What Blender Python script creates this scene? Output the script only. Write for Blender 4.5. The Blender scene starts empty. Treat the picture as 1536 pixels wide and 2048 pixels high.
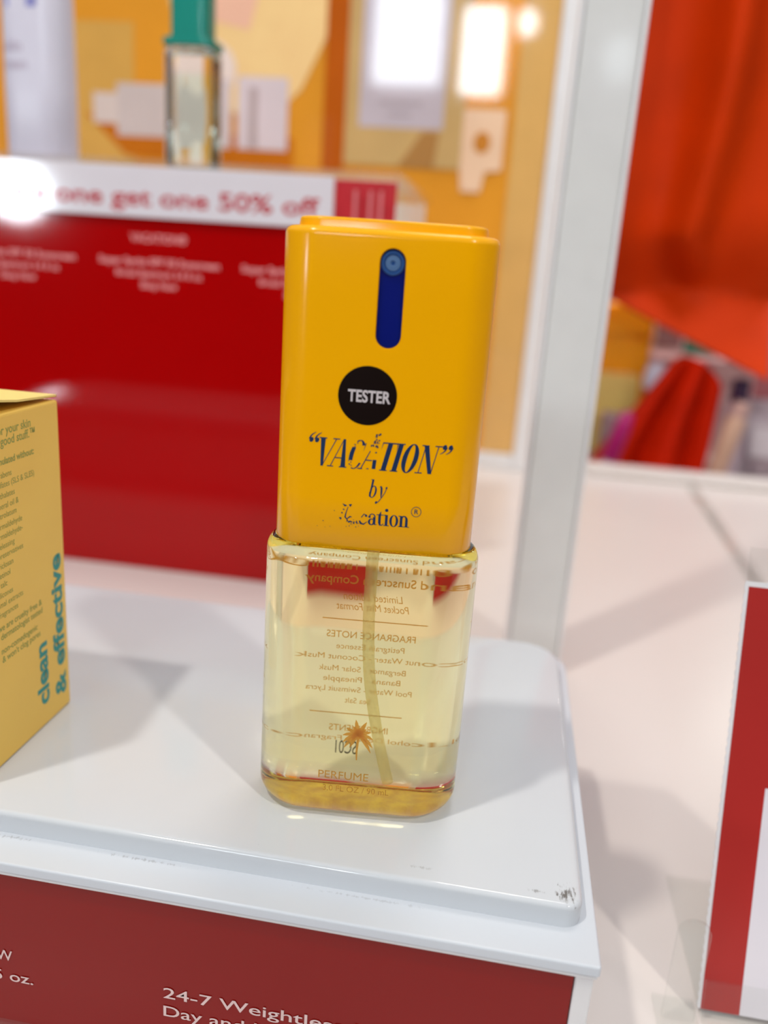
import bpy, bmesh, math, random
from mathutils import Vector, Matrix

scene = bpy.context.scene
COL = scene.collection
random.seed(7)
PI = math.pi


def lin(r, g, b):
    f = lambda c: (c / 255 / 12.92) if c / 255 <= .04045 else ((c / 255 + .055) / 1.055) ** 2.4
    return (f(r), f(g), f(b), 1.0)


# ------------------------------------------------------------------ camera
# metres; pad top of the low riser is z = 0, fixture runs along x, phone is held 13.6 cm above the pad
PITCH, ROLL, YAW = math.radians(16.3), math.radians(4.0), math.radians(7.84)
fw = Vector((-math.sin(YAW) * math.cos(PITCH), math.cos(YAW) * math.cos(PITCH), -math.sin(PITCH)))
rt = Vector((math.cos(YAW), math.sin(YAW), 0))
up = rt.cross(fw)
RT = rt * math.cos(ROLL) + up * math.sin(ROLL)
UP = up * math.cos(ROLL) - rt * math.sin(ROLL)
cam_data = bpy.data.cameras.new('camera')
cam = bpy.data.objects.new('camera', cam_data)
COL.objects.link(cam)
M = Matrix((RT, UP, -fw)).transposed().to_4x4()
M.translation = Vector((0, 0, .136))
cam.matrix_world = M
cam_data.sensor_fit = 'VERTICAL'
cam_data.sensor_height = 36
cam_data.lens = 36 * 1650 / 2048
cam_data.clip_start = .01
cam_data.dof.use_dof = True
cam_data.dof.focus_distance = .204
cam_data.dof.aperture_fstop = 7.0
scene.camera = cam

# ------------------------------------------------------------------ light
scene.view_settings.view_transform = 'Standard'
scene.view_settings.look = 'None'
scene.view_settings.exposure = 0.20
scene.view_settings.gamma = 1.0
world = bpy.data.worlds.new('store_ambience')
scene.world = world
world.use_nodes = True
bg = world.node_tree.nodes['Background']
bg.inputs[0].default_value = (.86, .94, 1.05, 1)
bg.inputs[1].default_value = .43


def spot_lamp(name, direction, dist, size, watts, color):
    d = Vector(direction).normalized()
    l = bpy.data.lights.new(name, 'AREA')
    l.shape = 'DISK'
    l.size = size
    l.energy = watts
    l.color = color
    o = bpy.data.objects.new(name, l)
    COL.objects.link(o)
    o.location = Vector((-.03, .2, 0)) + d * dist
    o.rotation_euler = d.to_track_quat('Z', 'Y').to_euler()
    return o


spot_lamp('ceiling_spotlight', (-.326, -.31, 1), 1.6, .075, 7.6, (1, .95, .87))
spot_lamp('ceiling_spotlight', (.66, -.60, 1), 1.8, .085, 7.4, (1, .95, .87))
# soft fill light, added to brighten the far table, poster and goods
back_fill = spot_lamp('back_fill_light', (.12, .50, 1.7), 1.8, .40, 3.2, (1, .95, .88))
back_fill.rotation_euler = (back_fill.location - Vector((.22, 1.05, .05))).to_track_quat('Z', 'Y').to_euler()
back_fill.data.spread = math.radians(105)
# added fill light, hidden behind the tote, that brightens the cartons there
carton_fill = spot_lamp('carton_fill_light', (.28, 1.08, .42), 1.15, .12, 2.8, (1, .96, .90))
carton_fill.data.shape = 'RECTANGLE'
carton_fill.data.size, carton_fill.data.size_y = .50, .03
carton_fill.location = (.26, 1.275, .40)
carton_fill.rotation_euler = (math.radians(8), 0, 0)


# ------------------------------------------------------------------ materials
def nodes_of(name):
    m = bpy.data.materials.new(name)
    m.use_nodes = True
    nt = m.node_tree
    return m, nt, nt.nodes['Principled BSDF']


def mat(name, rgb, rough=.45, ior=1.45, var=.05, scale=60, coat=0, bump=0, metallic=0, spec=.5):
    m, nt, p = nodes_of(name)
    c = lin(*rgb)
    tc = nt.nodes.new('ShaderNodeTexCoord')
    nz = nt.nodes.new('ShaderNodeTexNoise')
    nz.inputs['Scale'].default_value = scale
    nz.inputs['Detail'].default_value = 4
    nt.links.new(tc.outputs['Object'], nz.inputs['Vector'])
    rp = nt.nodes.new('ShaderNodeValToRGB')
    rp.color_ramp.elements[0].position = .3
    rp.color_ramp.elements[1].position = .7
    rp.color_ramp.elements[0].color = tuple(v * (1 - var) for v in c[:3]) + (1,)
    rp.color_ramp.elements[1].color = tuple(min(1, v * (1 + var)) for v in c[:3]) + (1,)
    nt.links.new(nz.outputs['Fac'], rp.inputs['Fac'])
    nt.links.new(rp.outputs['Color'], p.inputs['Base Color'])
    p.inputs['Roughness'].default_value = rough
    p.inputs['IOR'].default_value = ior
    p.inputs['Metallic'].default_value = metallic
    p.inputs['Specular IOR Level'].default_value = spec
    p.inputs['Coat Weight'].default_value = coat
    p.inputs['Coat Roughness'].default_value = .03
    if bump:
        b = nt.nodes.new('ShaderNodeBump')
        b.inputs['Strength'].default_value = bump
        b.inputs['Distance'].default_value = .0005
        nt.links.new(nz.outputs['Fac'], b.inputs['Height'])
        nt.links.new(b.outputs['Normal'], p.inputs['Normal'])
    return m


def glass(name, rgb=(1, 1, 1), ior=1.5, rough=0.0, absorb=None, density=0):
    m = bpy.data.materials.new(name)
    m.use_nodes = True
    nt = m.node_tree
    nt.nodes.clear()
    out = nt.nodes.new('ShaderNodeOutputMaterial')
    g = nt.nodes.new('ShaderNodeBsdfGlass')
    g.inputs['Color'].default_value = tuple(rgb) + (1,)
    g.inputs['IOR'].default_value = ior
    g.inputs['Roughness'].default_value = rough
    nt.links.new(g.outputs[0], out.inputs['Surface'])
    if absorb:
        v = nt.nodes.new('ShaderNodeVolumeAbsorption')
        v.inputs['Color'].default_value = tuple(absorb) + (1,)
        v.inputs['Density'].default_value = density
        nt.links.new(v.outputs[0], out.inputs['Volume'])
    return m


def clear_sheet(name, rgb=(1, 1, 1), rough=.02, edge=0.0):
    """thin clear plastic: see-through with a mirror-like sheen that grows at grazing angles"""
    m = bpy.data.materials.new(name)
    m.use_nodes = True
    nt = m.node_tree
    nt.nodes.clear()
    out = nt.nodes.new('ShaderNodeOutputMaterial')
    tr = nt.nodes.new('ShaderNodeBsdfTransparent')
    tr.inputs[0].default_value = tuple(rgb) + (1,)
    gl = nt.nodes.new('ShaderNodeBsdfGlossy')
    gl.inputs['Roughness'].default_value = rough
    lw = nt.nodes.new('ShaderNodeLayerWeight')
    lw.inputs['Blend'].default_value = .5
    pw = nt.nodes.new('ShaderNodeMath')
    pw.operation = 'POWER'
    pw.inputs[1].default_value = 4.0
    nt.links.new(lw.outputs['Facing'], pw.inputs[0])
    ma = nt.nodes.new('ShaderNodeMath')
    ma.operation = 'MULTIPLY_ADD'
    ma.inputs[1].default_value = .5
    ma.inputs[2].default_value = .03
    nt.links.new(pw.outputs[0], ma.inputs[0])
    mx = nt.nodes.new('ShaderNodeMixShader')
    nt.links.new(ma.outputs[0], mx.inputs[0])
    nt.links.new(tr.outputs[0], mx.inputs[1])
    nt.links.new(gl.outputs[0], mx.inputs[2])
    nt.links.new(mx.outputs[0], out.inputs['Surface'])
    return m


def translucent(name, rgb, see=.4, back=.5):
    """thin ink or plastic film that lets light from behind glow through"""
    m = bpy.data.materials.new(name)
    m.use_nodes = True
    nt = m.node_tree
    nt.nodes.clear()
    c = lin(*rgb)
    out = nt.nodes.new('ShaderNodeOutputMaterial')
    tr = nt.nodes.new('ShaderNodeBsdfTransparent')
    tr.inputs[0].default_value = c
    df = nt.nodes.new('ShaderNodeBsdfDiffuse')
    tl = nt.nodes.new('ShaderNodeBsdfTranslucent')
    nz = nt.nodes.new('ShaderNodeTexNoise')
    nz.inputs['Scale'].default_value = 300
    rp = nt.nodes.new('ShaderNodeValToRGB')
    rp.color_ramp.elements[0].color = tuple(v * .92 for v in c[:3]) + (1,)
    rp.color_ramp.elements[1].color = c
    nt.links.new(nz.outputs['Fac'], rp.inputs['Fac'])
    nt.links.new(rp.outputs[0], df.inputs[0])
    nt.links.new(rp.outputs[0], tl.inputs[0])
    m1 = nt.nodes.new('ShaderNodeMixShader')
    m1.inputs[0].default_value = back
    nt.links.new(df.outputs[0], m1.inputs[1])
    nt.links.new(tl.outputs[0], m1.inputs[2])
    m2 = nt.nodes.new('ShaderNodeMixShader')
    m2.inputs[0].default_value = see
    nt.links.new(m1.outputs[0], m2.inputs[1])
    nt.links.new(tr.outputs[0], m2.inputs[2])
    nt.links.new(m2.outputs[0], out.inputs['Surface'])
    return m


def tint_volume(name, rgb, density):
    """liquid that wets its glass: no surface of its own, only colour along the light's way through it"""
    m = bpy.data.materials.new(name)
    m.use_nodes = True
    nt = m.node_tree
    nt.nodes.clear()
    out = nt.nodes.new('ShaderNodeOutputMaterial')
    v = nt.nodes.new('ShaderNodeVolumeAbsorption')
    v.inputs['Color'].default_value = tuple(rgb) + (1,)
    v.inputs['Density'].default_value = density
    nt.links.new(v.outputs[0], out.inputs['Volume'])
    return m


def emit(name, rgb, strength):
    m = bpy.data.materials.new(name)
    m.use_nodes = True
    nt = m.node_tree
    nt.nodes.clear()
    out = nt.nodes.new('ShaderNodeOutputMaterial')
    e = nt.nodes.new('ShaderNodeEmission')
    e.inputs[0].default_value = tuple(rgb) + (1,)
    e.inputs[1].default_value = strength
    nt.links.new(e.outputs[0], out.inputs['Surface'])
    return m


def smudge_mat(name, rgb, spots, rough):
    """white plastic with dark scuffs: each spot is (x, y, z, rx, ry, amount) in object space"""
    m = mat(name, rgb, rough, var=.012, scale=25)
    nt = m.node_tree
    p = nt.nodes['Principled BSDF']
    base = p.inputs['Base Color'].links[0].from_socket
    tc = nt.nodes.new('ShaderNodeTexCoord')
    nz = nt.nodes.new('ShaderNodeTexNoise')
    nz.inputs['Scale'].default_value = 900
    nz.inputs['Detail'].default_value = 6
    nz.inputs['Roughness'].default_value = .7
    mp0 = nt.nodes.new('ShaderNodeMapping')
    mp0.inputs['Scale'].default_value = (1.4, .45, 1)
    mp0.inputs['Rotation'].default_value = (0, 0, -.35)
    nt.links.new(tc.outputs['Object'], mp0.inputs['Vector'])
    nt.links.new(mp0.outputs[0], nz.inputs['Vector'])
    for (x, y, z, rx, ry, amt) in spots:
        mp = nt.nodes.new('ShaderNodeMapping')
        mp.vector_type = 'POINT'
        mp.inputs['Location'].default_value = (-x / rx, -y / ry, -z / .004)
        mp.inputs['Scale'].default_value = (1 / rx, 1 / ry, 1 / .004)
        nt.links.new(tc.outputs['Object'], mp.inputs['Vector'])
        ln = nt.nodes.new('ShaderNodeVectorMath')
        ln.operation = 'LENGTH'
        nt.links.new(mp.outputs[0], ln.inputs[0])
        fall = nt.nodes.new('ShaderNodeMapRange')
        fall.inputs['From Min'].default_value = 1.0
        fall.inputs['From Max'].default_value = 0.0
        fall.inputs['To Min'].default_value = 0
        fall.inputs['To Max'].default_value = .34
        nt.links.new(ln.outputs['Value'], fall.inputs['Value'])
        ad = nt.nodes.new('ShaderNodeMath')
        ad.operation = 'ADD'
        nt.links.new(fall.outputs[0], ad.inputs[0])
        nt.links.new(nz.outputs['Fac'], ad.inputs[1])
        th = nt.nodes.new('ShaderNodeMapRange')
        th.inputs['From Min'].default_value = .70
        th.inputs['From Max'].default_value = .82
        th.inputs['To Max'].default_value = amt
        nt.links.new(ad.outputs[0], th.inputs['Value'])
        mx = nt.nodes.new('ShaderNodeMix')
        mx.data_type = 'RGBA'
        mx.inputs['B'].default_value = lin(88, 78, 66)
        nt.links.new(th.outputs[0], mx.inputs['Factor'])
        nt.links.new(base, mx.inputs['A'])
        base = mx.outputs['Result']
    nt.links.new(base, p.inputs['Base Color'])
    return m


MAT = dict(
    pad=smudge_mat('white_pad_plastic', (209, 212, 216), [(.0262, .1652, 0, .0045, .0055, .85), (.0195, .1645, 0, .0035, .0012, .5), (-.008, .166, 0, .006, .001, .25)], .10),
    ledge=smudge_mat('white_ledge_plastic', (210, 214, 220), [(-.075, .1597, -.006, .02, .0010, .28), (-.02, .1596, -.006, .03, .0008, .2), (-.11, .1597, -.006, .01, .0012, .3)], .25),
    deck=mat('pinkish_white_laminate', (228, 219, 214), .28, var=.02, scale=6),
    frame=mat('white_painted_frame', (232, 230, 230), .35, var=.02),
    post=mat('glossy_grey_white_post', (222, 222, 220), .12, var=.02, coat=.3),
    redpanel=mat('glossy_red_graphic', (168, 0, 2), .06, spec=.4, var=.03, scale=8),
    redfront=mat('glossy_deep_red_strip', (136, 14, 9), .08, spec=.35, var=.03, scale=8),
    redseg=mat('red_price_tab', (190, 42, 50), .2, var=.12, scale=90),
    redcard=mat('red_card_print', (172, 44, 40), .25, var=.06, scale=14),
    signwhite=mat('white_sign_card', (226, 220, 226), .08, var=.01),
    signred=mat('sign_red_ink', (190, 50, 58), .4),
    ink_white=mat('white_ink', (226, 196, 192), .5),
    ink_pink=mat('pale_pink_ink', (218, 120, 122), .5),
    ink_faint=mat('faint_red_ink', (236, 150, 150), .5),
    cap=mat('yellow_cap_plastic', (255, 178, 0), .18, spec=.35, var=.012, scale=30),
    blue=mat('navy_blue_plastic', (0, 18, 112), .3, spec=.3, var=.03),
    nozzle=mat('blue_nozzle', (36, 78, 138), .3),
    nozzle_c=mat('pale_blue_nozzle', (84, 116, 158), .3),
    black=mat('black_sticker', (20, 8, 5), .35, spec=.2, var=.1),
    stwhite=mat('sticker_white_ink', (206, 196, 196), .5),
    navy=mat('navy_ink', (14, 44, 84), .4, var=.1),
    gold=translucent('gold_ink', (232, 186, 104), .4, .6),
    base_glow=mat('golden_base_glow', (255, 208, 70), .28, var=.25, scale=260, bump=.6, metallic=.1),  # golden glow of the bottle base, put in as colour
    goldp=translucent('gold_palm_ink', (240, 186, 100), .35, .5),
    code=mat('black_code_ink', (52, 58, 52), .5),
    bottle=glass('clear_bottle_glass', (1, .998, .99), 1.42),
    smallglass=glass('small_bottle_glass', (1, .998, .99), 1.45),
    liquid=tint_volume('pale_yellow_liquid', (1, .93, .45), 52),
    diptube=translucent('translucent_tube', (255, 252, 234), .72, .5),
    carton=mat('yellow_carton', (255, 210, 100), .5, var=.025, scale=40, bump=.05),
    carton_in=mat('yellow_carton_lid', (250, 224, 132), .5, var=.02),
    greenink=mat('green_print', (164, 170, 90), .6),
    tealink=mat('teal_print', (66, 158, 150), .6),
    acrylic=clear_sheet('clear_acrylic', (.985, .99, .985)),
    tubew=mat('lavender_white_tube', (222, 218, 232), .3, var=.02),
    tubeg=mat('tube_grey_print', (198, 186, 202), .5),
    tubep=mat('tube_purple_print', (140, 140, 200), .5),
    teal=mat('teal_cap_plastic', (0, 138, 122), .25, var=.03),
    mint=tint_volume('mint_liquid', (.80, 1, .90), 45),
    poster=mat('orange_poster_print', (232, 156, 48), .05, var=.10, scale=7),
    orange_bag=mat('orange_tote_fabric', (196, 52, 0), .55, spec=.1, var=.10, scale=12),
    red_bag=mat('red_orange_fabric', (190, 30, 0), .6, spec=.1, var=.15, scale=14),
    serrate=mat('white_card_edge', (226, 224, 226), .5),
)


# ------------------------------------------------------------------ mesh helpers
def mesh_obj(name, verts, faces, m, parent=None, smooth=False):
    me = bpy.data.meshes.new(name)
    me.from_pydata([tuple(v) for v in verts], [], faces)
    me.update()
    return finish(name, me, m, parent, smooth)


def finish(name, me, m, parent=None, smooth=False):
    if m is not None:
        me.materials.append(MAT[m] if isinstance(m, str) else m)
    if smooth:
        for p in me.polygons:
            p.use_smooth = True
    o = bpy.data.objects.new(name, me)
    COL.objects.link(o)
    if parent:
        o.parent = parent
    return o


def bm_obj(name, bm, m, parent=None, smooth=False):
    bmesh.ops.recalc_face_normals(bm, faces=bm.faces[:])
    me = bpy.data.meshes.new(name)
    bm.to_mesh(me)
    bm.free()
    return finish(name, me, m, parent, smooth)


def add_box(bm, x0, x1, y0, y1, z0, z1, bev=0, seg=2):
    r = bmesh.ops.create_cube(bm, size=1)
    vs = r['verts']
    for v in vs:
        v.co = Vector((x0 + (v.co.x + .5) * (x1 - x0), y0 + (v.co.y + .5) * (y1 - y0), z0 + (v.co.z + .5) * (z1 - z0)))
    if bev:
        es = list({e for v in vs for e in v.link_edges})
        bmesh.ops.bevel(bm, geom=es, offset=bev, segments=seg, affect='EDGES', profile=.5)


def box(name, x0, x1, y0, y1, z0, z1, m, parent=None, bev=0, seg=2):
    bm = bmesh.new()
    add_box(bm, x0, x1, y0, y1, z0, z1, bev, seg)
    return bm_obj(name, bm, m, parent)


def thing(name, label, cat, loc=(0, 0, 0), rotz=0, group=None):
    o = bpy.data.objects.new(name, None)
    o.empty_display_size = .01
    COL.objects.link(o)
    o.location = loc
    o.rotation_euler = (0, 0, rotz)
    return tag(o, label, cat, group)


def tag(o, label, cat, group=None):
    o['label'] = label
    o['category'] = cat
    if group:
        o['group'] = group
    return o


def struct(o, label=None):
    o['kind'] = 'structure'
    if label:
        o['label'] = label
    return o


def rr(W, D, r, bulge=0, nc=14, nl=30, ns=8):
    """rounded rectangle outline, counter-clockwise, long sides bowed out by bulge"""
    a, b = W / 2, D / 2
    r = max(min(r, a, b), 1e-6)
    pts = []
    for i in range(nl):
        t = i / nl
        pts.append((-(a - r) + 2 * (a - r) * t, -b))
    for i in range(nc):
        t = -PI / 2 + PI / 2 * i / nc
        pts.append((a - r + r * math.cos(t), -b + r + r * math.sin(t)))
    for i in range(ns):
        t = i / ns
        pts.append((a, -(b - r) + 2 * (b - r) * t))
    for i in range(nc):
        t = PI / 2 * i / nc
        pts.append((a - r + r * math.cos(t), b - r + r * math.sin(t)))
    for i in range(nl):
        t = i / nl
        pts.append((a - r - 2 * (a - r) * t, b))
    for i in range(nc):
        t = PI / 2 + PI / 2 * i / nc
        pts.append((-(a - r) + r * math.cos(t), b - r + r * math.sin(t)))
    for i in range(ns):
        t = i / ns
        pts.append((-a, (b - r) - 2 * (b - r) * t))
    for i in range(nc):
        t = PI + PI / 2 * i / nc
        pts.append((-(a - r) + r * math.cos(t), -(b - r) + r * math.sin(t)))
    return [(x, y + (y / b) * bulge * math.cos(PI / 2 * x / a)) for x, y in pts]


def face_y(x, W, D, r, bulge):
    """y of the long front side (negative) at x"""
    a, b = W / 2, D / 2
    ax = min(abs(x), a)
    yr = b if ax <= a - r else b - r + math.sqrt(max(0, r * r - (ax - (a - r)) ** 2))
    return -(yr + (yr / b) * bulge * math.cos(PI / 2 * ax / a))


def loft(bm, rings, close=True, flip=False):
    """rings: list of (outline points, z); caps both ends with a fan of shrinking rings"""
    vr = [[bm.verts.new((x, y, z)) for x, y in pts] for pts, z in rings]
    n = len(vr[0])
    for a, b in zip(vr, vr[1:]):
        for i in range(n):
            f = (a[i], a[(i + 1) % n], b[(i + 1) % n], b[i])
            bm.faces.new(f if not flip else f[::-1])
    if close:
        for ring, rev in ((vr[0], True), (vr[-1], False)):
            f = ring[::-1] if rev else ring
            bm.faces.new(f if not flip else f[::-1])
    return vr


def fillet(z0, z1, i0, i1, n=6, convex=True):
    """(z, inset) steps of a quarter round from (z0,i0) to (z1,i1)"""
    out = []
    for k in range(n + 1):
        t = PI / 2 * k / n
        if convex:
            out.append((z0 + (z1 - z0) * math.sin(t), i0 + (i1 - i0) * (1 - math.cos(t))))
        else:
            out.append((z0 + (z1 - z0) * (1 - math.cos(t)), i0 + (i1 - i0) * math.sin(t)))
    return out


def text_geo(s, size=1.0, bold=0.0, spacing=1.0):
    cu = bpy.data.curves.new('text_tmp', 'FONT')
    cu.body = s
    cu.size = size
    cu.offset = bold
    cu.space_character = spacing
    cu.resolution_u = 4
    o = bpy.data.objects.new('text_tmp', cu)
    COL.objects.link(o)
    bpy.context.view_layer.update()
    dg = bpy.context.evaluated_depsgraph_get()
    me = o.evaluated_get(dg).to_mesh()
    vs = [(v.co.x, v.co.y) for v in me.vertices]
    fs = [tuple(p.vertices) for p in me.polygons]
    o.evaluated_get(dg).to_mesh_clear()
    bpy.data.objects.remove(o)
    bpy.data.curves.remove(cu)
    return vs, fs


def fit_text(s, x0, x1, base, capital_h, bold=0.0, shear=0.0, spacing=1.0):
    """2-D text stretched to run from x0 to x1, with capitals capital_h tall on the base line"""
    vs, fs = text_geo(s, 1.0, bold, spacing)
    if not vs:
        return [], []
    lo = min(v[0] for v in vs)
    hi = max(v[0] for v in vs)
    k = (x1 - x0) / (hi - lo)
    h = capital_h / .70
    return [(x0 + (x - lo) * k + shear * y * h, base + y * h) for x, y in vs], fs


def print_on(name, parts, place, m, parent):
    """parts: list of (2-D verts, faces); place maps (u, v) to a 3-D point"""
    verts, faces = [], []
    for vs, fs in parts:
        k = len(verts)
        verts += [place(u, v) for u, v in vs]
        faces += [tuple(i + k for i in f) for f in fs]
    return mesh_obj(name, verts, faces, m, parent)


def poly(pts):
    return list(pts), [tuple(range(len(pts)))]


def disc2(cx, cy, r, n=32):
    return poly([(cx + r * math.cos(2 * PI * i / n), cy + r * math.sin(2 * PI * i / n)) for i in range(n)])


# ================================================================== THE SETTING
floor = struct(box('floor', -3.05, 3.05, -4, 3, -1.06, -1.02, mat('store_floor', (188, 178, 170), .3, var=.06, scale=2)))
wall = struct(box('wall_back', -3.05, 3.05, 2.2, 2.25, -1.02, 1.6, mat('mauve_grey_wall', (206, 176, 178), .6, var=.05, scale=3)))

wall_f = struct(box('wall_front', -3.05, 3.05, -3.14, -3.07, -1.02, 1.75, mat('dim_store_wall', (124, 106, 100), .7, var=.2, scale=3)))
wall_l = struct(box('wall_left', -3.05, -3.0, -3.07, 2.2, -1.02, 1.6, mat('side_wall_l', (150, 136, 132), .7, var=.1, scale=3)))
wall_r = struct(box('wall_right', 3.0, 3.05, -3.07, 2.2, -1.02, 1.6, mat('side_wall_r', (150, 136, 132), .7, var=.1, scale=3)))

# white display table: a big deck with a raised rim along its far edge
t = thing('display_table', 'wide pinkish white display table top with raised rim along its far edge', 'table', (0, 0, 0))
box('deck', -.95, .75, .02, .953, -.10, -.07, 'deck', t, .002)
box('back_rim', -.95, .75, .933, .953, -.0695, -.0575, 'deck', t, .003, 3)
box('table_body', -.66, .71, .06, .92, -1.02, -.10, 'frame', t)


# ================================================================== LOW RISER with pad and red front
riser = thing('display_riser', 'low white display riser with red front holding the yellow bottle', 'display riser')


def outline_corners(x0, x1, y0, y1, rads, n=10):
    """rads: front-left, front-right, back-right, back-left"""
    cs = [(x0 + rads[0], y0 + rads[0], PI, rads[0]), (x1 - rads[1], y0 + rads[1], 1.5 * PI, rads[1]),
          (x1 - rads[2], y1 - rads[2], 0, rads[2]), (x0 + rads[3], y1 - rads[3], PI / 2, rads[3])]
    pts = []
    for cx, cy, a0, r in cs:
        for i in range(n + 1):
            a = a0 + PI / 2 * i / n
            pts.append((cx + r * math.cos(a), cy + r * math.sin(a)))
    return pts


def slab(name, x0, x1, y0, y1, z0, z1, rads, fil, m, parent):
    bm = bmesh.new()
    rings = []
    for z, ins in [(z0, 0)] + fillet(z1 - fil, z1, 0, fil, 6):
        rings.append((outline_corners(x0 + ins, x1 - ins, y0 + ins, y1 - ins, [max(r - ins, .0003) for r in rads]), z))
    loft(bm, rings)
    o = bm_obj(name, bm, m, parent, True)
    o.data.set_sharp_from_angle(angle=math.radians(50))
    return o


slab('raised_pad', -.45, .0300, .1610, .3035, -.0058, 0, [.004, .0045, .014, .004], .0014, 'pad', riser)
slab('top_plate', -.46, .0338, .1508, .3085, -.0082, -.0058, [.0004, .0008, .012, .004], .0006, 'ledge', riser)
box('top_lip', -.4598, .0334, .1513, .3080, -.0098, -.0086, 'frame', riser, .0004)
box('body', -.455, .0325, .1545, .306, -.0695, -.0098, 'frame', riser)
box('corner_stile', .0288, .0328, .1520, .1545, -.0695, -.0099, 'frame', riser, .0004)
rf = box('red_front_panel', -.455, .0286, .1526, .1545, -.0695, -.0099, 'redfront', riser)
fr_place = lambda u, v: (u, .1524, v)
print_on('product_lettering', [fit_text('24-7 Weightless Moisturizer', -.0672, .0125, -.0388, .0032, .006),
                               fit_text('Day and Night Cream', -.0672, -.0105, -.0444, .0032, .006)], fr_place, 'ink_white', rf)
print_on('product_lettering', [fit_text('NEW', -.1165, -.1070, -.0366, .0031, .006),
                               fit_text('3.5 oz.', -.1165, -.1018, -.0429, .0031, .006)], fr_place, 'ink_white', rf)
box('price_channel', -.455, -.094, .1512, .1524, -.0695, -.0555, 'acrylic', riser, .0003)


# ================================================================== TALL RISER with red graphic and sale strip
tall = thing('display_stand', 'tall display stand with glossy red front panel and sale strip behind the bottle', 'display stand')
TX0, TX1 = -.62, -.0739
SY = .500
rp = box('red_panel', TX0, TX1 - .001, SY + .0005, SY + .0045, -.0698, .1586, 'redpanel', tall, .0004)
box('back_board', TX0, TX1 - .002, SY + .160, SY + .164, -.0697, .1852, 'frame', tall)
box('side_sheet', TX1 - .003, TX1, SY + .005, SY + .1595, -.0697, .1852, 'acrylic', tall, .0003)
box('top_sheet', TX0, TX1 + .002, SY - .0010, SY + .166, .1856, .1896, 'acrylic', tall, .0006)
box('inner_support', TX0, TX1 - .0035, SY + .008, SY + .158, -.0697, .1576, 'signwhite', tall)
pl = lambda u, v: (u, SY + .0003, v)


def column(xc, header):
    parts = []
    if header:
        parts.append(fit_text('VACATION®', xc - .0181, xc + .0181, .1428, .0046, .02))
    parts += [fit_text('Super Spritz SPF 50 Sunscreen', xc - .0389, xc + .0389, .1293, .0040, .03),
              fit_text('Broad Spectrum 3.4 fl oz', xc - .0279, xc + .0279, .1224, .0037, .03),
              fit_text('Shop Now', xc - .0119, xc + .0119, .1155, .0039, .03)]
    print_on('panel_lettering', parts, pl, 'ink_faint', rp)


column(-.2188, True)
column(-.3122, False)
column(-.1269, False)
strip = box('sale_strip', TX0, -.1106, SY - .0030, SY - .0015, .1568, .1856, 'signwhite', tall, .0002)
print_on('sale_lettering', [fit_text('one get one 50% off', -.2826, -.1187, .1634, .0098, .02),
                            fit_text('buy', -.3153, -.2886, .1634, .0098, .02)], lambda u, v: (u, SY - .0032, v), 'signred', strip)
tab = box('red_tab', -.1102, TX1, SY - .0030, SY - .0015, .1568, .1841, 'redseg', tall, .0002)
print_on('tab_stripe', [poly([(x, .1580), (x + .0019, .1580), (x + .0019, .1790), (x, .1790)]) for x in (-.0987, -.0898, -.0838)],
         lambda u, v: (u, SY - .0032, v), 'ink_pink', tab)


# ================================================================== FRAMED ORANGE POSTER behind, white post
pf = thing('poster_frame', 'white framed orange poster panel standing behind the tall red stand', 'poster')
PY = .925
pb = box('poster_board', -.95, .0148, PY, PY + .005, -.0530, .80, 'poster', pf)
box('side_frame', .0146, .0345, PY - .007, PY + .006, -.0698, .80, 'frame', pf, .0015)
box('bottom_frame', -.95, .0144, PY - .007, PY + .006, -.0698, -.0530, 'frame', pf, .0015)


FLATS = [0]


def flat(name, pts, rgb, layer=1, rough=.05, var=.04):
    FLATS[0] += 1
    y = PY - .0003 * layer - .00006 * FLATS[0] - .0006
    n = len(pts)
    vs = [(x, y, z) for x, z in pts] + [(x, y + .00004, z) for x, z in pts]
    fs = [tuple(range(n))[::-1], tuple(range(n, 2 * n))] + [(i, (i + 1) % n, n + (i + 1) % n, n + i) for i in range(n)]
    m = mat(name, tuple(min(255, c * 1.0) for c in rgb), rough, var=var, scale=25)
    o = mesh_obj(name, vs, fs, m, pb)
    bm = bmesh.new()
    bm.from_mesh(o.data)
    bmesh.ops.recalc_face_normals(bm, faces=bm.faces[:])
    bm.to_mesh(o.data)
    bm.free()
    return o


def rect(x0, x1, z0, z1):
    return [(x0, z0), (x1, z0), (x1, z1), (x0, z1)]


def blob(cx, cz, rx, rz, n=28):
    return [(cx + rx * math.cos(2 * PI * i / n), cz + rz * math.sin(2 * PI * i / n)) for i in range(n)]


flat('printed_panel', rect(-0.502, -0.4297, 0.2268, 0.3689), (222, 170, 86), 1)
flat('printed_glow', [(-0.3952, 0.4118), (-0.3734, 0.3311), (-0.3296, 0.2874), (-0.2775, 0.2806), (-0.2455, 0.3109), (-0.222, 0.358), (-0.2035, 0.4118)], (255, 214, 150), 1)
flat('printed_glow', [(-0.354, 0.4118), (-0.354, 0.3748), (-0.3027, 0.3647), (-0.2893, 0.4118)], (252, 198, 170), 2)
flat('printed_shadow', [(-0.4877, 0.2806), (-0.4406, 0.2386), (-0.2523, 0.2319), (-0.2523, 0.2638), (-0.4406, 0.2638)], (206, 116, 26), 1)
flat('printed_cap', blob(-0.3448, 0.326, 0.0286, 0.0286), (246, 226, 216), 3)
flat('printed_bottle_neck', rect(-0.4768, -0.449, 0.2697, 0.3), (226, 208, 200), 3)
flat('printed_bottle', rect(-0.4499, -0.3448, 0.2579, 0.3101), (214, 198, 194), 2)
flat('printed_bottle', rect(-0.3448, -0.3212, 0.2504, 0.3176), (222, 206, 206), 3)
flat('printed_bottle', rect(-0.3137, -0.259, 0.2504, 0.321), (226, 210, 214), 3)
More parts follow.
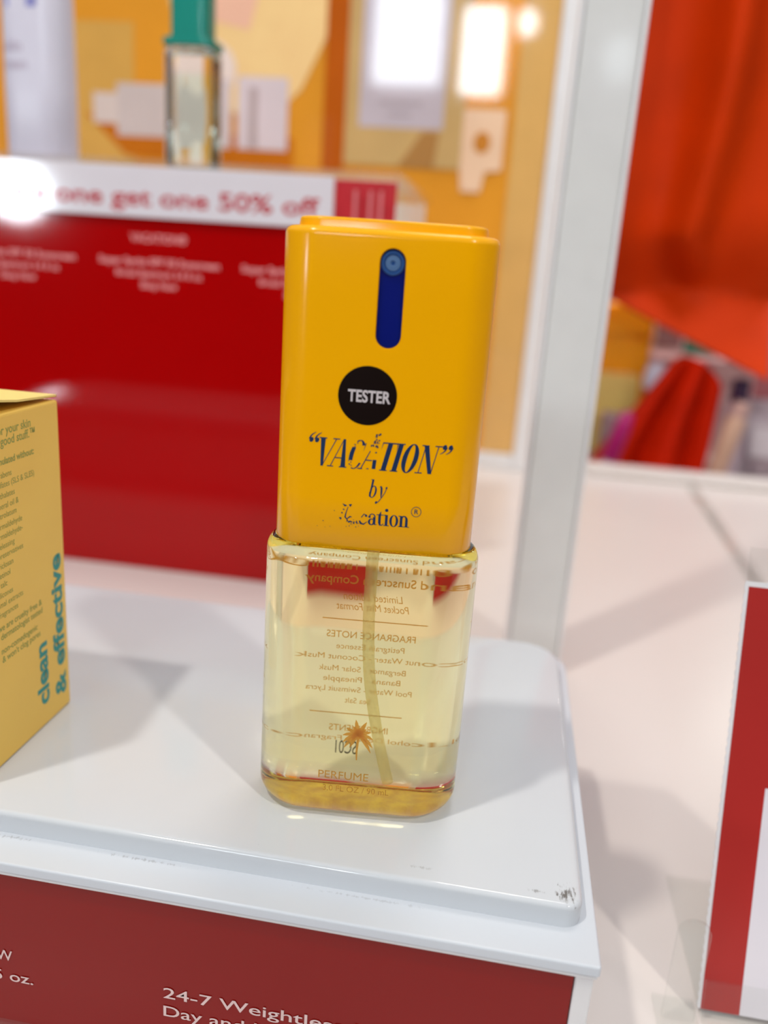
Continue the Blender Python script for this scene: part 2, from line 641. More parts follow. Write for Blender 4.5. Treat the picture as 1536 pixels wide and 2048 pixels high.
flat('printed_band', rect(-0.3439, -0.338, 0.2588, 0.2991), (150, 124, 122), 4)
flat('printed_band', rect(-0.301, -0.2918, 0.252, 0.3109), (190, 170, 170), 4)
flat('printed_stripe', rect(-0.2203, -0.1971, 0.2352, 0.8), (190, 92, 20), 2)
flat('printed_pouch', rect(-0.1968, -0.0732, 0.2411, 0.8), (206, 170, 112), 2)
flat('printed_pouch_label', rect(-0.1825, -0.0942, 0.2781, 0.8), (200, 188, 196), 3)
flat('printed_pouch_shade', [(-0.1379, 0.242), (-0.1009, 0.242), (-0.0975, 0.2756), (-0.1144, 0.2756)], (178, 130, 74), 3)
flat('printed_pouch_line', rect(-0.1615, -0.1177, 0.3, 0.3033), (180, 166, 172), 4)
flat('printed_pouch_line', rect(-0.1514, -0.1278, 0.2899, 0.2924), (180, 166, 172), 4)
flat('printed_card', [(-0.0732, 0.2403), (-0.0732, 0.2991), (-0.0303, 0.2991), (-0.0303, 0.242), (-0.0471, 0.2403), (-0.0505, 0.2201), (-0.0706, 0.2201)], (244, 206, 172), 2)
flat('printed_dot', blob(-0.0525, 0.268, 0.0087, 0.0104), (208, 134, 52), 3)
flat('printed_band', rect(-0.0219, 0.0141, -0.0524, 0.8), (224, 176, 104), 1)

post = thing('upright_post', 'tall glossy grey white upright post between poster and orange bag', 'post')
box('post_face', .0163, .0416, .4200, .4370, -.0698, .62, 'post', post, .0006)
box('post_edge', .0418, .0441, .4190, .4370, -.0698, .62, 'frame', post, .0006)
box('post_edge', .0137, .0161, .4213, .4370, -.0698, .62, 'frame', post, .0006)


# ================================================================== THE BOTTLE
BX, BY, BROT = -.0287, .1928, math.radians(5.61)
bottle = thing('perfume_bottle', 'yellow capped tester perfume bottle of pale yellow liquid on white pad', 'bottle', (BX, BY, .00005), BROT)
GW, GD, GR, GB = .0525, .0268, .0125, .0004
CW, CD, CR, CB = .0476, .0206, .0076, .0012

# glass skin; the liquid inside only tints the light, so that glass and liquid bend it as one body
bm = bmesh.new()
prof = [(.0004, .0110), (.0001, .0075), (.0000, .0060)] + fillet(.0000, .0052, .0052, 0, 10, False)
prof += [(z, 0) for z in (.012, .022, .034, .046, .058, .0685)] + fillet(.0690, .0722, 0, .0026, 8)[1:] + [(.0724, .006)]
loft(bm, [(rr(GW - 2 * i, GD - 2 * i, max(GR - i * .8, .002), GB), z) for z, i in prof])
WALL = .0024
prof_in = [(.0052, .0075)] + fillet(.0052, .0085, .0058, WALL, 6, False) + [(z, WALL) for z in (.015, .03, .045, .060)] + fillet(.0672, .0700, WALL, .0055, 6) + [(.0701, .008)]
me = bpy.data.meshes.new('glass_body')
bm.to_mesh(me)
bm.free()
gb = finish('glass_body', me, 'bottle', bottle, True)
gb['label'] = 'clear thick glass body with rounded corners'

# liquid, a hair larger than the cavity so that it wets the glass
bm = bmesh.new()
E_ = .00012
prof_l = [(.0052 - E_, .0075)] + fillet(.0052 - E_, .0085, .0058 - E_, WALL - E_, 6, False) + [(z, WALL - E_) for z in (.015, .03, .045, .060)] + fillet(.0672, .0700 + E_, WALL - E_, .0055 - E_, 6) + [(.0701 + E_, .008)]
loft(bm, [(rr(GW - 2 * i, GD - 2 * i, max(GR - i * .8, .002), GB), z) for z, i in prof_l])
lq = bm_obj('liquid', bm, 'liquid', bottle, True)
lq.data.set_sharp_from_angle(angle=math.radians(60))
gb.data.set_sharp_from_angle(angle=math.radians(75))
lq['label'] = 'pale yellow liquid filling the glass'

# golden oval added just inside the base: its reflected glow as colour
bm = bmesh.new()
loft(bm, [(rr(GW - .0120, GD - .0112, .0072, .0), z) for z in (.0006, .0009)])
bl = bm_obj('base_glow_oval', bm, 'base_glow', bottle)
bl['label'] = 'golden yellow oval added inside the glass base in place of its reflected glow'

# cap: lofted shell with recessed slot
bm = bmesh.new()
prof_c = [(.0726, .0006), (.0727, .0002), (.0730, 0)] + [(z, 0) for z in (.085, .1, .115, .13)] + fillet(.1424, .1442, 0, .0017, 7) + [(.1442, .0022)]
prof_c += [(.1443, .0028), (.1456, .0030)] + fillet(.1456, .1463, .0030, .0038, 4) + [(.1463, .0060)]
loft(bm, [(rr(CW - 2 * i, CD - 2 * i, max(CR - i * .75, .002), CB), z) for z, i in prof_c])
capo = bm_obj('cap', bm, 'cap', bottle, True)
SX, SZ0, SZ1, SR = .0008, .1195, .1405, .0028
cf = lambda x: face_y(x, CW, CD, CR, CB)


def pill(cx, z0, z1, r, n=16):
    return [(cx + r * math.cos(PI * i / n), z1 - r + r * math.sin(PI * i / n)) for i in range(n + 1)] + \
           [(cx + r * math.cos(PI + PI * i / n), z0 + r + r * math.sin(PI + PI * i / n)) for i in range(n + 1)]


def prism_y(name, pts, y0, y1, m, parent, bev=0):
    bm = bmesh.new()
    a = [bm.verts.new((x, y0, z)) for x, z in pts]
    b = [bm.verts.new((x, y1, z)) for x, z in pts]
    n = len(pts)
    f0 = bm.faces.new(a)
    bm.faces.new(b[::-1])
    for i in range(n):
        bm.faces.new((a[(i + 1) % n], a[i], b[i], b[(i + 1) % n]))
    if bev:
        bmesh.ops.bevel(bm, geom=list(f0.edges), offset=bev, segments=3, affect='EDGES')
    return bm_obj(name, bm, m, parent)


cut_depth = .0016
cutter = prism_y('slot_cutter', pill(SX, SZ0, SZ1, SR), cf(0) - .003, cf(0) + cut_depth, None, bottle)
md = capo.modifiers.new('slot', 'BOOLEAN')
md.object = cutter
md.operation = 'DIFFERENCE'
md.solver = 'EXACT'
bpy.context.view_layer.update()
dg = bpy.context.evaluated_depsgraph_get()
newme = bpy.data.meshes.new_from_object(capo.evaluated_get(dg))
capo.modifiers.clear()
capo.data = newme
newme.name = 'cap'
bpy.data.objects.remove(cutter)
bm = bmesh.new()
bm.from_mesh(newme)
rim = [e for e in bm.edges if len(e.link_faces) == 2 and e.calc_face_angle(0) > .9 and
       all(abs(v.co.x - SX) < SR + .0006 and SZ0 - .0006 < v.co.z < SZ1 + .0006 and v.co.y < cf(0) + .0006 for v in e.verts)]
bmesh.ops.bevel(bm, geom=rim, offset=.00035, segments=3, affect='EDGES', clamp_overlap=True)
bm.to_mesh(newme)
bm.free()
for p in newme.polygons:
    p.use_smooth = True
newme.set_sharp_from_angle(angle=math.radians(40))
capo['label'] = 'tall yellow plastic cap with stepped top'
slot = prism_y('slot_insert', pill(SX, SZ0 + .0001, SZ1 - .0001, SR - .0001), cf(0) + .0009, cf(0) + .0017, 'blue', bottle)
slot['label'] = 'navy blue slot below the nozzle'


def lathe_y(name, cx, cz, prof, m, parent, n=32):
    """prof: (radius, y) rings around the y axis through (cx, cz)"""
    verts, faces = [], []
    for r, y in prof:
        for i in range(n):
            a = 2 * PI * i / n
            verts.append((cx + r * math.cos(a), y, cz + r * math.sin(a)))
    for k in range(len(prof) - 1):
        for i in range(n):
            faces.append((k * n + i, k * n + (i + 1) % n, (k + 1) * n + (i + 1) % n, (k + 1) * n + i))
    faces.append(tuple(range(n)))
    faces.append(tuple(range((len(prof) - 1) * n, len(prof) * n))[::-1])
    return mesh_obj(name, verts, faces, m, parent)


nz = lathe_y('nozzle', SX, .1375, [(.0026, cf(0) + .0010), (.0026, cf(0) + .0006), (.0024, cf(0) + .0004), (.0019, cf(0) + .0004), (.0018, cf(0) + .0007)], 'nozzle', bottle)
lathe_y('nozzle_centre', SX, .1375, [(.0017, cf(0) + .0010), (.0016, cf(0) + .00055), (.0006, cf(0) + .0005), (.0004, cf(0) + .0008)], 'nozzle_c', nz)
on_cap = lambda off: (lambda u, v: (u, cf(u) - off, v))

# tester sticker
STX, STZ, STR = -.0029, .1089, .0066
bm = bmesh.new()
rings = [[bm.verts.new((STX + STR * k / 8 * math.cos(2 * PI * i / 48), 0, STZ + STR * k / 8 * math.sin(2 * PI * i / 48))) for i in range(48)] for k in range(1, 9)]
bm.faces.new(rings[0])
for a, b in zip(rings, rings[1:]):
    for i in range(48):
        bm.faces.new((a[i], a[(i + 1) % 48], b[(i + 1) % 48], b[i]))
for v in bm.verts:
    v.co.y = cf(v.co.x) - .00008
r_ = bmesh.ops.extrude_face_region(bm, geom=bm.faces[:])
for v in [g for g in r_['geom'] if isinstance(g, bmesh.types.BMVert)]:
    v.co.y += .00007
sticker = bm_obj('tester_sticker', bm, 'black', bottle)
sticker['label'] = 'round black sticker reading TESTER'
print_on('sticker_lettering', [fit_text('TESTER', STX - .0044, STX + .0052, STZ - .0014, .0026, .028)], on_cap(.00012), 'stwhite', sticker)


# ---- lettering drawn by hand: condensed italic serif
def stem(x0, y0, x1, y1, w0, w1=None):
    w1 = w0 if w1 is None else w1
    return poly([(x0 - w0 / 2, y0), (x0 + w0 / 2, y0), (x1 + w1 / 2, y1), (x1 - w1 / 2, y1)])


def bar(x0, x1, y, tk=.035):
    return poly([(x0, y - tk / 2), (x1, y - tk / 2), (x1, y + tk / 2), (x0, y + tk / 2)])


def arc(cx, cy, rx, ry, wx, wy, a0, a1, n=28):
    """crescent: heavy on the sides (wx), hairline at top and bottom (wy)"""
    vs, fs = [], []
    for i in range(n + 1):
        a = math.radians(a0 + (a1 - a0) * i / n)
        c, s = math.cos(a), math.sin(a)
        vs += [(cx + rx * c, cy + ry * s), (cx + (rx - wx) * c, cy + (ry - wy) * s)]
    for i in range(n):
        fs.append((2 * i, 2 * i + 2, 2 * i + 3, 2 * i + 1))
    return vs, fs


def curve_stroke(pts, w):
    vs, fs = [], []
    for i, (x, y) in enumerate(pts):
        a = pts[max(i - 1, 0)]
        b = pts[min(i + 1, len(pts) - 1)]
        dx, dy = b[0] - a[0], b[1] - a[1]
        L = math.hypot(dx, dy) or 1
        ww = w[i] if isinstance(w, (list, tuple)) else w
        vs += [(x - dy / L * ww / 2, y + dx / L * ww / 2), (x + dy / L * ww / 2, y - dx / L * ww / 2)]
    for i in range(len(pts) - 1):
        fs.append((2 * i, 2 * i + 1, 2 * i + 3, 2 * i + 2))
    return vs, fs


def speck(x, y, r):
    n = random.randint(4, 7)
    a0 = random.random() * 6
    return poly([(x + r * random.uniform(.35, 1.1) * math.cos(a0 + 2 * PI * i / n), y + r * random.uniform(.35, 1.1) * math.sin(a0 + 2 * PI * i / n)) for i in range(n)])


def G_V():
    return [stem(.10, 1, .34, 0, .20, .10), stem(.66, 1, .35, 0, .04, .03), bar(-.06, .26, .985), bar(.52, .80, .985)], .66


def G_A():
    return [stem(.31, 1, .03, 0, .03, .04), stem(.33, 1, .56, 0, .10, .20), bar(.13, .46, .33), bar(-.10, .16, .018), bar(.40, .72, .018)], .66


def G_T():
    return [stem(.32, 1, .32, 0, .195), bar(.0, .64, .98, .04), poly([(.0, .98), (.035, .98), (.0, .72)]), poly([(.605, .98), (.64, .98), (.64, .70)]), bar(.16, .48, .018)], .58


def G_I():
    return [stem(.18, 1, .18, 0, .195), bar(.02, .34, .982), bar(.02, .34, .018)], .37


def G_O():
    return [arc(.33, .5, .32, .52, .19, .035, 0, 360, 48)], .68


def G_N():
    return [stem(.14, 1, .14, 0, .035), stem(.16, 1, .62, 0, .20, .15), stem(.66, 1, .66, 0, .035), bar(-.02, .28, .985), bar(.52, .82, .985), bar(.0, .30, .018)], .80


def G_C_worn():
    out = [arc(.34, .5, .31, .52, .17, .03, 150, 205, 14), arc(.34, .5, .31, .52, .16, .03, 42, 108, 12), arc(.34, .5, .31, .52, .10, .03, 250, 325, 12),
           poly([(.56, .92), (.60, .92), (.56, .62)])]
    for i in range(22):
        a = math.radians(random.choice([random.uniform(105, 150), random.uniform(205, 255)]))
        out.append(speck(.34 + random.uniform(.17, .33) * math.cos(a), .5 + random.uniform(.40, .56) * math.sin(a), random.uniform(.012, .04)))
    return out, .62


def G_A_worn():
    out = [stem(.22, .66, .03, 0, .04, .045), bar(.13, .40, .33), stem(.50, .36, .56, .04, .15, .15), bar(-.10, .10, .018), bar(.26, .36, .03, .03)]
    for i in range(34):
        y = random.uniform(.82, 1.28)
        out.append(speck(.36 + random.uniform(-.20, .20) * (.5 + .6 * abs(1.28 - y)), y, random.uniform(.014, .055)))
    for i in range(8):
        out.append(speck(.46 + random.uniform(-.05, .05), random.uniform(.55, .85), random.uniform(.02, .05)))
    return out, .64


def quote(cx, top, flip=1):
    """one teardrop mark: ball with a curved hair tail"""
    pts = [(cx - flip * .09, top - .09), (cx - flip * .07, top + .02), (cx + flip * .0, top + .10), (cx + flip * .10, top + .16)]
    if flip < 0:
        pts = [(cx + .09, top - .03), (cx + .07, top - .14), (cx, top - .22), (cx - .10, top - .28)]
        return [disc2(cx + .01, top - .03, .085, 20), curve_stroke(pts, [.09, .06, .04, .02])]
    return [disc2(cx - .01, top - .11, .085, 20), curve_stroke(pts, [.09, .06, .04, .02])]


def set_word(glyphs, x0, x1, base, height, shear):
    parts, pen = [], 0
    for g, adv in glyphs:
        for vs, fs in g:
            parts.append(([(x + pen + shear * y, y) for x, y in vs], fs))
        pen += adv
    lo = min(x for vs, _ in parts for x, _ in vs)
    hi = max(x for vs, _ in parts for x, _ in vs)
    k = (x1 - x0) / (hi - lo)
    return [([(x0 + (x - lo) * k, base + y * height) for x, y in vs], fs) for vs, fs in parts]


word = set_word([(quote(0, 1.0) + quote(.24, 1.0), .36), G_V(), G_A(), G_C_worn(), G_A_worn(), G_T(), G_I(), G_O(), G_N(),
                 (quote(.10, 1.0, -1) + quote(.34, 1.0, -1), .5)], -.0157, .0173, .0921, .0066, .27)
print_on('brand_lettering', word, on_cap(.00006), 'navy', bottle)


def g_b():
    return [stem(.10, 1.0, .10, .05, .13, .11), bar(-.04, .12, .985), arc(.26, .32, .25, .34, .12, .04, -175, 150, 36)], .62


def g_y():
    return [curve_stroke([(.02, .60), (.10, .64), (.17, .55), (.24, .25), (.28, .02)], [.03, .08, .13, .12, .05]),
            curve_stroke([(.52, .56), (.46, .30), (.32, .02), (.18, -.20), (.04, -.30)], [.05, .05, .05, .05, .05]), disc2(.50, .58, .065, 16), disc2(.03, -.26, .075, 16)], .55


def g_a():
    return [stem(.33, .45, .33, .06, .13), arc(.22, .44, .175, .20, .06, .045, 0, 165, 16), disc2(.075, .45, .065, 16),
            arc(.19, .17, .18, .185, .11, .045, 60, 330, 28), curve_stroke([(.32, .09), (.38, .02), (.47, .05)], [.1, .05, .03])], .44


def g_t():
    return [poly([(.10, .14), (.10, .58), (.23, .82), (.23, .14)]), bar(.0, .36, .60, .04), curve_stroke([(.165, .16), (.20, .03), (.29, .02), (.38, .12)], [.13, .09, .05, .03])], .36


def g_i():
    return [stem(.16, .62, .16, 0, .135), poly([(.0, .60), (.10, .64), (.10, .56)]), bar(.02, .31, .02, .04), disc2(.15, .88, .085, 20)], .32


def g_o():
    return [arc(.23, .31, .23, .335, .125, .035, 0, 360, 40)], .46


def g_n():
    return [stem(.15, .62, .15, 0, .13), bar(.0, .14, .61, .04), bar(.01, .28, .02, .04), arc(.29, .40, .20, .24, .12, .05, 5, 160, 18), stem(.43, .42, .43, 0, .13), bar(.30, .58, .02, .04)], .58


print_on('brand_lettering', set_word([g_b(), g_y()], -.0012, .0030, .0856, .0043, .22), on_cap(.00006), 'navy', bottle)
low = set_word([g_a(), g_t(), g_i(), g_o(), g_n()], -.0010, .0086, .0790, .0043, 0)
low += [curve_stroke([(-.0026, .0806), (-.0020, .0815), (-.0014, .0812)], .00022), disc2(-.0015, .0811, .00028, 14),
        curve_stroke([(-.0030, .0798), (-.0027, .0792), (-.0020, .0790), (-.0012, .0797)], [.0003, .0005, .0003, .0001])]
low += [curve_stroke([(-.0058, .0829), (-.0062, .0815), (-.0064, .0804), (-.0058, .0797)], [.00012, .0002, .00035, .0002]),
        poly([(-.0072, .0836), (-.0060, .0832), (-.0066, .0829)]), poly([(-.0057, .0835), (-.0049, .0836), (-.0053, .0829)]),
        curve_stroke([(-.0060, .0799), (-.0052, .0806), (-.0048, .0805)], [.0002, .0003, .0001])]
for i in range(26):
    low.append(speck(random.uniform(-.0062, -.0030), .0793 + random.gauss(0, .00035), random.uniform(.00008, .00034)))
for (x, z, r) in [(-.0074, .0800, .0004), (-.0072, .0813, .0003), (-.0068, .0822, .00025), (-.0115, .0790, .0002), (-.0128, .0776, .00012), (-.0098, .0778, .00012),
                  (-.0090, .0817, .00016), (-.0110, .0775, .0001), (-.0060, .0781, .00015), (-.0053, .0783, .00016)]:
    low.append(speck(x, z, r))
low += [arc(.0100, .0829, .00118, .00124, .00014, .00014, 0, 360, 36), fit_text('R', .0096, .0105, .0824, .0011, .01)]
print_on('brand_lettering', low, on_cap(.00006), 'navy', bottle)

# ---- printing on the glass: front
gf = lambda x: face_y(x, GW, GD, GR, GB)
on_front = lambda u, v: (u, gf(u) - .00005, v)
fronds = []
cx, cz = .0001, .0250
for ang, L, droop in [(100, .0042, .0), (62, .0042, .0), (146, .0036, .0004), (26, .0036, .0006), (170, .0039, .0010), (4, .0038, .0012), (190, .0038, .0016), (208, .0038, .0020), (-18, .0040, .0020), (-36, .0042, .0022), (80, .002, 0), (120, .0026, 0), (44, .0028, .0002), (230, .0030, .0014)]:
    a = math.radians(ang)
    pts = [(cx + L * t_ * math.cos(a), cz + L * t_ * math.sin(a) - droop * t_ * t_ * 1.1) for t_ in (0, .25, .5, .75, 1)]
    fronds.append(curve_stroke(pts, [.0007, .0010, .0010, .0008, .0001]))
fronds.append(curve_stroke([(.0003, .0248), (.0001, .0225), (.0000, .020), (.0001, .0178)], [.0009, .0006, .0005, .0003]))
print_on('palm_emblem', fronds, on_front, 'goldp', bottle)
print_on('front_lettering', [fit_text('PERFUME', -.0093, .0034, .0119, .0022), fit_text('3.0 FL OZ / 90 mL', -.0080, .0088, .0083, .0017)], on_front, 'gold', bottle)

# ---- printing on the back of the glass, mirrored as one looks through the bottle
on_back = lambda u, v: (-u, -gf(u) + .00005, v)


def bt(s, xl, xr, z, h, bold=0.0, shear=0.0):
    # xl, xr as seen from the front; reads correctly from behind
    return fit_text(s, -xr, -xl, z, h, bold, shear)


serif_note = [bt('“World Famous Vacation®', -.0182, .0214, .0612, .0024, .012), bt('Brand Sunscreen Company', -.0163, .0203, .0574, .0023, .012)]
print_on('back_lettering', serif_note, on_back, 'gold', bottle)
print_on('back_lettering', [bt('Limited Edition', -.0068, .0084, .0530, .0020, .0, .2), bt('Pocket Mist Format', -.0085, .0102, .0503, .0020, .0, .2)], on_back, 'gold', bottle)
rule = lambda xl, xr, z, tk=.00028: poly([(-xr, z - tk / 2), (-xl, z - tk / 2), (-xl, z + tk / 2), (-xr, z + tk / 2)])
print_on('back_rule', [rule(-.0121, .0144, .0475)], on_back, 'gold', bottle)
print_on('back_rule', [rule(-.0143, .0105, .0202)], on_back, 'gold', bottle)
print_on('back_lettering', [bt('FRAGRANCE NOTES', -.0108, .0125, .0423, .0019, .005), bt('Petitgrain Essence', -.0081, .0098, .0391, .0016),
                            bt('Coconut Water - Coconut Musk', -.0168, .0200, .0360, .0016), bt('Bergamot - Solar Musk', -.0124, .0106, .0326, .0016),
                            bt('Banana - Pineapple', -.0111, .0094, .0296, .0016), bt('Pool Water - Swimsuit Lycra', -.0155, .0126, .0266, .0016),
                            bt('Sea Salt', -.0050, .0018, .0234, .0016), bt('INGREDIENTS', -.0088, .0070, .0149, .0019, .005),
                            bt('Alcohol Denat., Fragrance', -.0185, .0180, .0120, .0015)], on_back, 'gold', bottle)
print_on('batch_code', [bt('SC01', -.0068, -.0010, .0080, .0040)], on_back, 'code', bottle)


# dip tube, inside the liquid
def tube(name, pts, r, m, parent, n=14, r_in=None, sub=6):
    P = []
    pts = [Vector(p) for p in pts]
    for i in range(len(pts) - 1):
        p0, p1, p2, p3 = pts[max(i - 1, 0)], pts[i], pts[i + 1], pts[min(i + 2, len(pts) - 1)]
        for k in range(sub):
            s = k / sub
            P.append(.5 * ((2 * p1) + (p2 - p0) * s + (2 * p0 - 5 * p1 + 4 * p2 - p3) * s * s + (3 * p1 - p0 - 3 * p2 + p3) * s ** 3))
    P.append(pts[-1])
    verts, faces = [], []
    for i, p in enumerate(P):
        d = (P[min(i + 1, len(P) - 1)] - P[max(i - 1, 0)]).normalized()
        s = d.cross(Vector((0, 1, 0))).normalized()
        b = s.cross(d)
        for k in range(n):
            a = 2 * PI * k / n
            verts.append(p + s * r * math.cos(a) + b * r * math.sin(a))
    for i in range(len(P) - 1):
        for k in range(n):
            faces.append((i * n + k, i * n + (k + 1) % n, (i + 1) * n + (k + 1) % n, (i + 1) * n + k))
    faces.append(tuple(range(n))[::-1])
    faces.append(tuple(range((len(P) - 1) * n, len(P) * n)))
    return mesh_obj(name, verts, faces, m, parent, True)


dt = tube('dip_tube', [(.0003, 0, .0680), (.0004, 0, .052), (.0016, 0, .036), (.0046, .0004, .020), (.0082, .001, .0058)], .0015, 'diptube', bottle)
dt['label'] = 'thin pale dip tube bending down to one side'


# ================================================================== YELLOW CARTON at the left
ct = thing('carton', 'yellow carton with green small print and loose lid, cut by left edge of photo', 'box', (-.149, .191, .0001))
hx, hy, hz = .025, .0235, .0950
bm = bmesh.new()
add_box(bm, -hx, hx, -hy, hy, 0, hz, .0008, 3)
cb = bm_obj('carton_body', bm, 'carton', ct)
# the lid is hinged at the far edge and stands a little open towards the viewer
lid_t = .0006
lv = []
for x in (-hx, hx - .0004):
    for (y, z) in ((hy, hz + .0008), (hy * .2, hz + .0019), (-hy, hz + .0056)):
        lv += [(x, y, z), (x, y, z + lid_t)]
lf = [(0, 2, 8, 6), (2, 4, 10, 8), (1, 7, 9, 3), (3, 9, 11, 5), (0, 6, 7, 1), (4, 5, 11, 10), (0, 1, 3, 2), (2, 3, 5, 4), (6, 8, 9, 7), (8, 10, 11, 9)]
lid = mesh_obj('carton_lid', lv, lf, 'carton_in', ct)
cv = lambda off: (lambda u, v: (hx + off, u - .191, v))      # u is world y along the right face
RB = .205
lines = [('good for your skin', .2004, .0898, .0023, .01), ('all the good stuff.™', .2022, .0870, .0023, .01), ('formulated without:', .2012, .0822, .0018, .02),
         ('parabens', .1906, .0788, .0016, 0), ('sulfates (SLS & SLES)', .2008, .0763, .0016, 0), ('phthalates', .1915, .0735, .0016, 0),
         ('mineral oil &', .1930, .0708, .0016, 0), ('petrolatum', .1918, .0683, .0016, 0), ('formaldehyde', .1941, .0655, .0016, 0), ('formaldehyde-', .1941, .0629, .0016, 0),
         ('releasing', .1901, .0603, .0016, 0), ('preservatives', .1938, .0578, .0016, 0), ('triclosan', .1890, .0551, .0016, 0), ('retinol', .1874, .0526, .0016, 0),
         ('talc', .1858, .0500, .0016, 0), ('silicones', .1881, .0473, .0016, 0), ('animal extracts', .1925, .0447, .0016, 0), ('fragrances', .1899, .0420, .0016, 0),
         ('we are cruelty free &', .2012, .0383, .0018, .01), ('dermatologist tested', .2013, .0358, .0018, .01), ('non-comedogenic', .1984, .0318, .0018, .01), ("& won't clog pores", .1997, .0293, .0018, .01)]
parts = []
for s, ye, z, h, b in lines:
    vs, fs = text_geo(s, h / .70, b * h / .7)
    hi = max(v[0] for v in vs)
    parts.append(([(ye - (hi - x) * .92, z + y) for x, y in vs], fs))
print_on('small_print', parts, cv(.00005), 'greenink', ct)
parts = []
for s, yb, z0, z1, h in [('clean', .2025, .0070, .0265, .0056), ('& effective', .2118, .0055, .0505, .0056)]:
    vs, fs = fit_text(s, z0, z1, 0, h, .03)
    parts.append(([(yb - v, u) for u, v in vs], fs))
print_on('claim_lettering', parts, cv(.00006), 'tealink', ct)


# ================================================================== PRODUCTS ON THE TALL STAND
ZS = .18965
tb = thing('squeeze_tube', 'lavender white cosmetic tube standing at the left on tall stand', 'tube', (-.3175, .546, ZS))
TW, TD, TRR = .0445, .0300, .0141
bm = bmesh.new()
loft(bm, [(rr(TW - 2 * i, TD - 2 * i, TRR, .0006, 8, 10, 3), z) for z, i in [(.0, .0015), (.0009, .0005), (.0022, 0), (.045, 0), (.09, .0003), (.126, .0009)]])
tw = bm_obj('tube_body', bm, 'tubew', tb, True)
tw.data.set_sharp_from_angle(angle=math.radians(50))
bm = bmesh.new()
loft(bm, [(rr(.0415, .0270, .0130, 0, 8, 10, 3), z) for z in (.1265, .156)])
bm_obj('tube_cap', bm, 'tubew', tb)
ty = lambda u, v: (u, face_y(u, TW, TD, TRR, .0006) - .0001, v)
print_on('tube_emblem', [poly([(-.0126, .0868), (.0074, .0868), (.0090, .098), (-.0140, .098)])], ty, 'tubep', tb)
print_on('tube_lettering', [fit_text('skin', -.0163, -.0030, .0623, .0062, .03), fit_text('cream', -.0170, .0000, .0519, .0065, .03)], ty, 'tubeg', tb)

gbt = thing('glass_bottle', 'small clear glass bottle with teal cap standing on tall stand', 'bottle', (-.2111, .537, ZS))
QW, QD = .0304, .0237


def square_loft(prof, w, d, r):
    bm = bmesh.new()
    loft(bm, [(rr(w - 2 * i, d - 2 * i, r, 0, 6, 8, 6), z) for z, i in prof])
    return bm


g2 = bm_obj('glass_body', square_loft([(.0, .0015), (.0005, .0005), (.0015, 0), (.03, 0), (.0653, 0), (.0671, .0018), (.0675, .006)], QW, QD, .0045), 'smallglass', gbt, True)
g2.data.set_sharp_from_angle(angle=math.radians(40))
l2 = bm_obj('liquid', square_loft([(.0050, .006), (.0052, .0028), (.03, .0025), (.0534, .0025)], QW, QD, .0036), 'mint', gbt, True)
l2.data.set_sharp_from_angle(angle=math.radians(40))
bm_obj('collar', square_loft([(.0677, .0006), (.0681, 0), (.0715, 0), (.0721, .0006)], .0315, .0249, .0045), 'teal', gbt)
bm_obj('bottle_cap', square_loft([(.0723, 0), (.1187, 0), (.1209, .0009), (.1217, .0027)], .0237, .0185, .0042), 'teal', gbt)


# ================================================================== RED CARD IN ACRYLIC HOLDER (right edge)
sh = thing('sign_holder', 'leaning clear acrylic sign holder with red edged card at right edge', 'sign', (.0752, .2076, -.0698))
LEAN = math.atan2(.0346, .1254)
ly, lz = math.sin(LEAN), math.cos(LEAN)
ny, nzz = -lz, ly     # front normal (y, z)


def leaning(name, x0, x1, h0, h1, d0, d1, m, parent, bev=0):
    """slab in the leaning plane; d is the distance in front of it"""
    bm = bmesh.new()
    add_box(bm, x0, x1, d0, d1, h0, h1, bev)
    for v in bm.verts:
        d, h = v.co.y, v.co.z
        v.co = Vector((v.co.x, h * ly + d * ny, h * lz + d * nzz))
    return bm_obj(name, bm, m, parent)


leaning('back_sheet', .0010, .085, .0012, .1400, -.0022, -.0006, 'acrylic', sh, .0003)
lean_pt = lambda d: (lambda u, v: (u, v * ly + d * ny, v * lz + d * nzz))
pts = []
N = 90
for i in range(N):
    h = .0022 + .1275 * i / N
    pts += [(.0000 if i % 2 else .00035, h)]
pts = [(.080, .0022)] + [(p[0] - 0, p[1]) for p in pts][:0] + pts + [(.0003, .1300), (.080, .1300)]
n = len(pts)
lp = lean_pt(0)
card = mesh_obj('card', [lp(u, v) for u, v in pts] + [lean_pt(-.0004)(u, v) for u, v in pts],
                [tuple(range(n)), tuple(range(2 * n - 1, n - 1, -1))] + [((i + 1) % n, i, n + i, n + (i + 1) % n) for i in range(n)], 'serrate', sh)
card['label'] = 'white card with perforated left edge'
leaning('red_border', .0012, .0122, .0022, .1285, .00005, .00012, 'redcard', card)
leaning('card_print', .0122, .0780, .0022, .1285, .00005, .00010, 'signwhite', card)
leaning('red_border', .0122, .0780, .0700, .1285, .00011, .00014, 'redcard', card)
leaning('front_lip', .0012, .085, .0012, .0120, .0012, .0026, 'acrylic', sh, .0003)
bm = bmesh.new()
add_box(bm, .0012, .085, -.006, .060, .0, .0012, .0003)
bm_obj('base_sheet', bm, 'acrylic', sh)

pr = thing('acrylic_prong', 'clear acrylic prong with rounded top standing left of the red card', 'acrylic tab', (.0690, .2040, -.0698))
o = prism_y('prong_blade', [(x, z) for x, z in pill(0, -.006, .036, .0046) if z > -.01], -.0008, .0008, 'acrylic', pr, .0003)
for v in o.data.vertices:
    v.co.z = max(v.co.z, .0012)
box('prong_foot', -.006, .006, -.008, .008, 0, .0012, 'acrylic', pr, .0002)

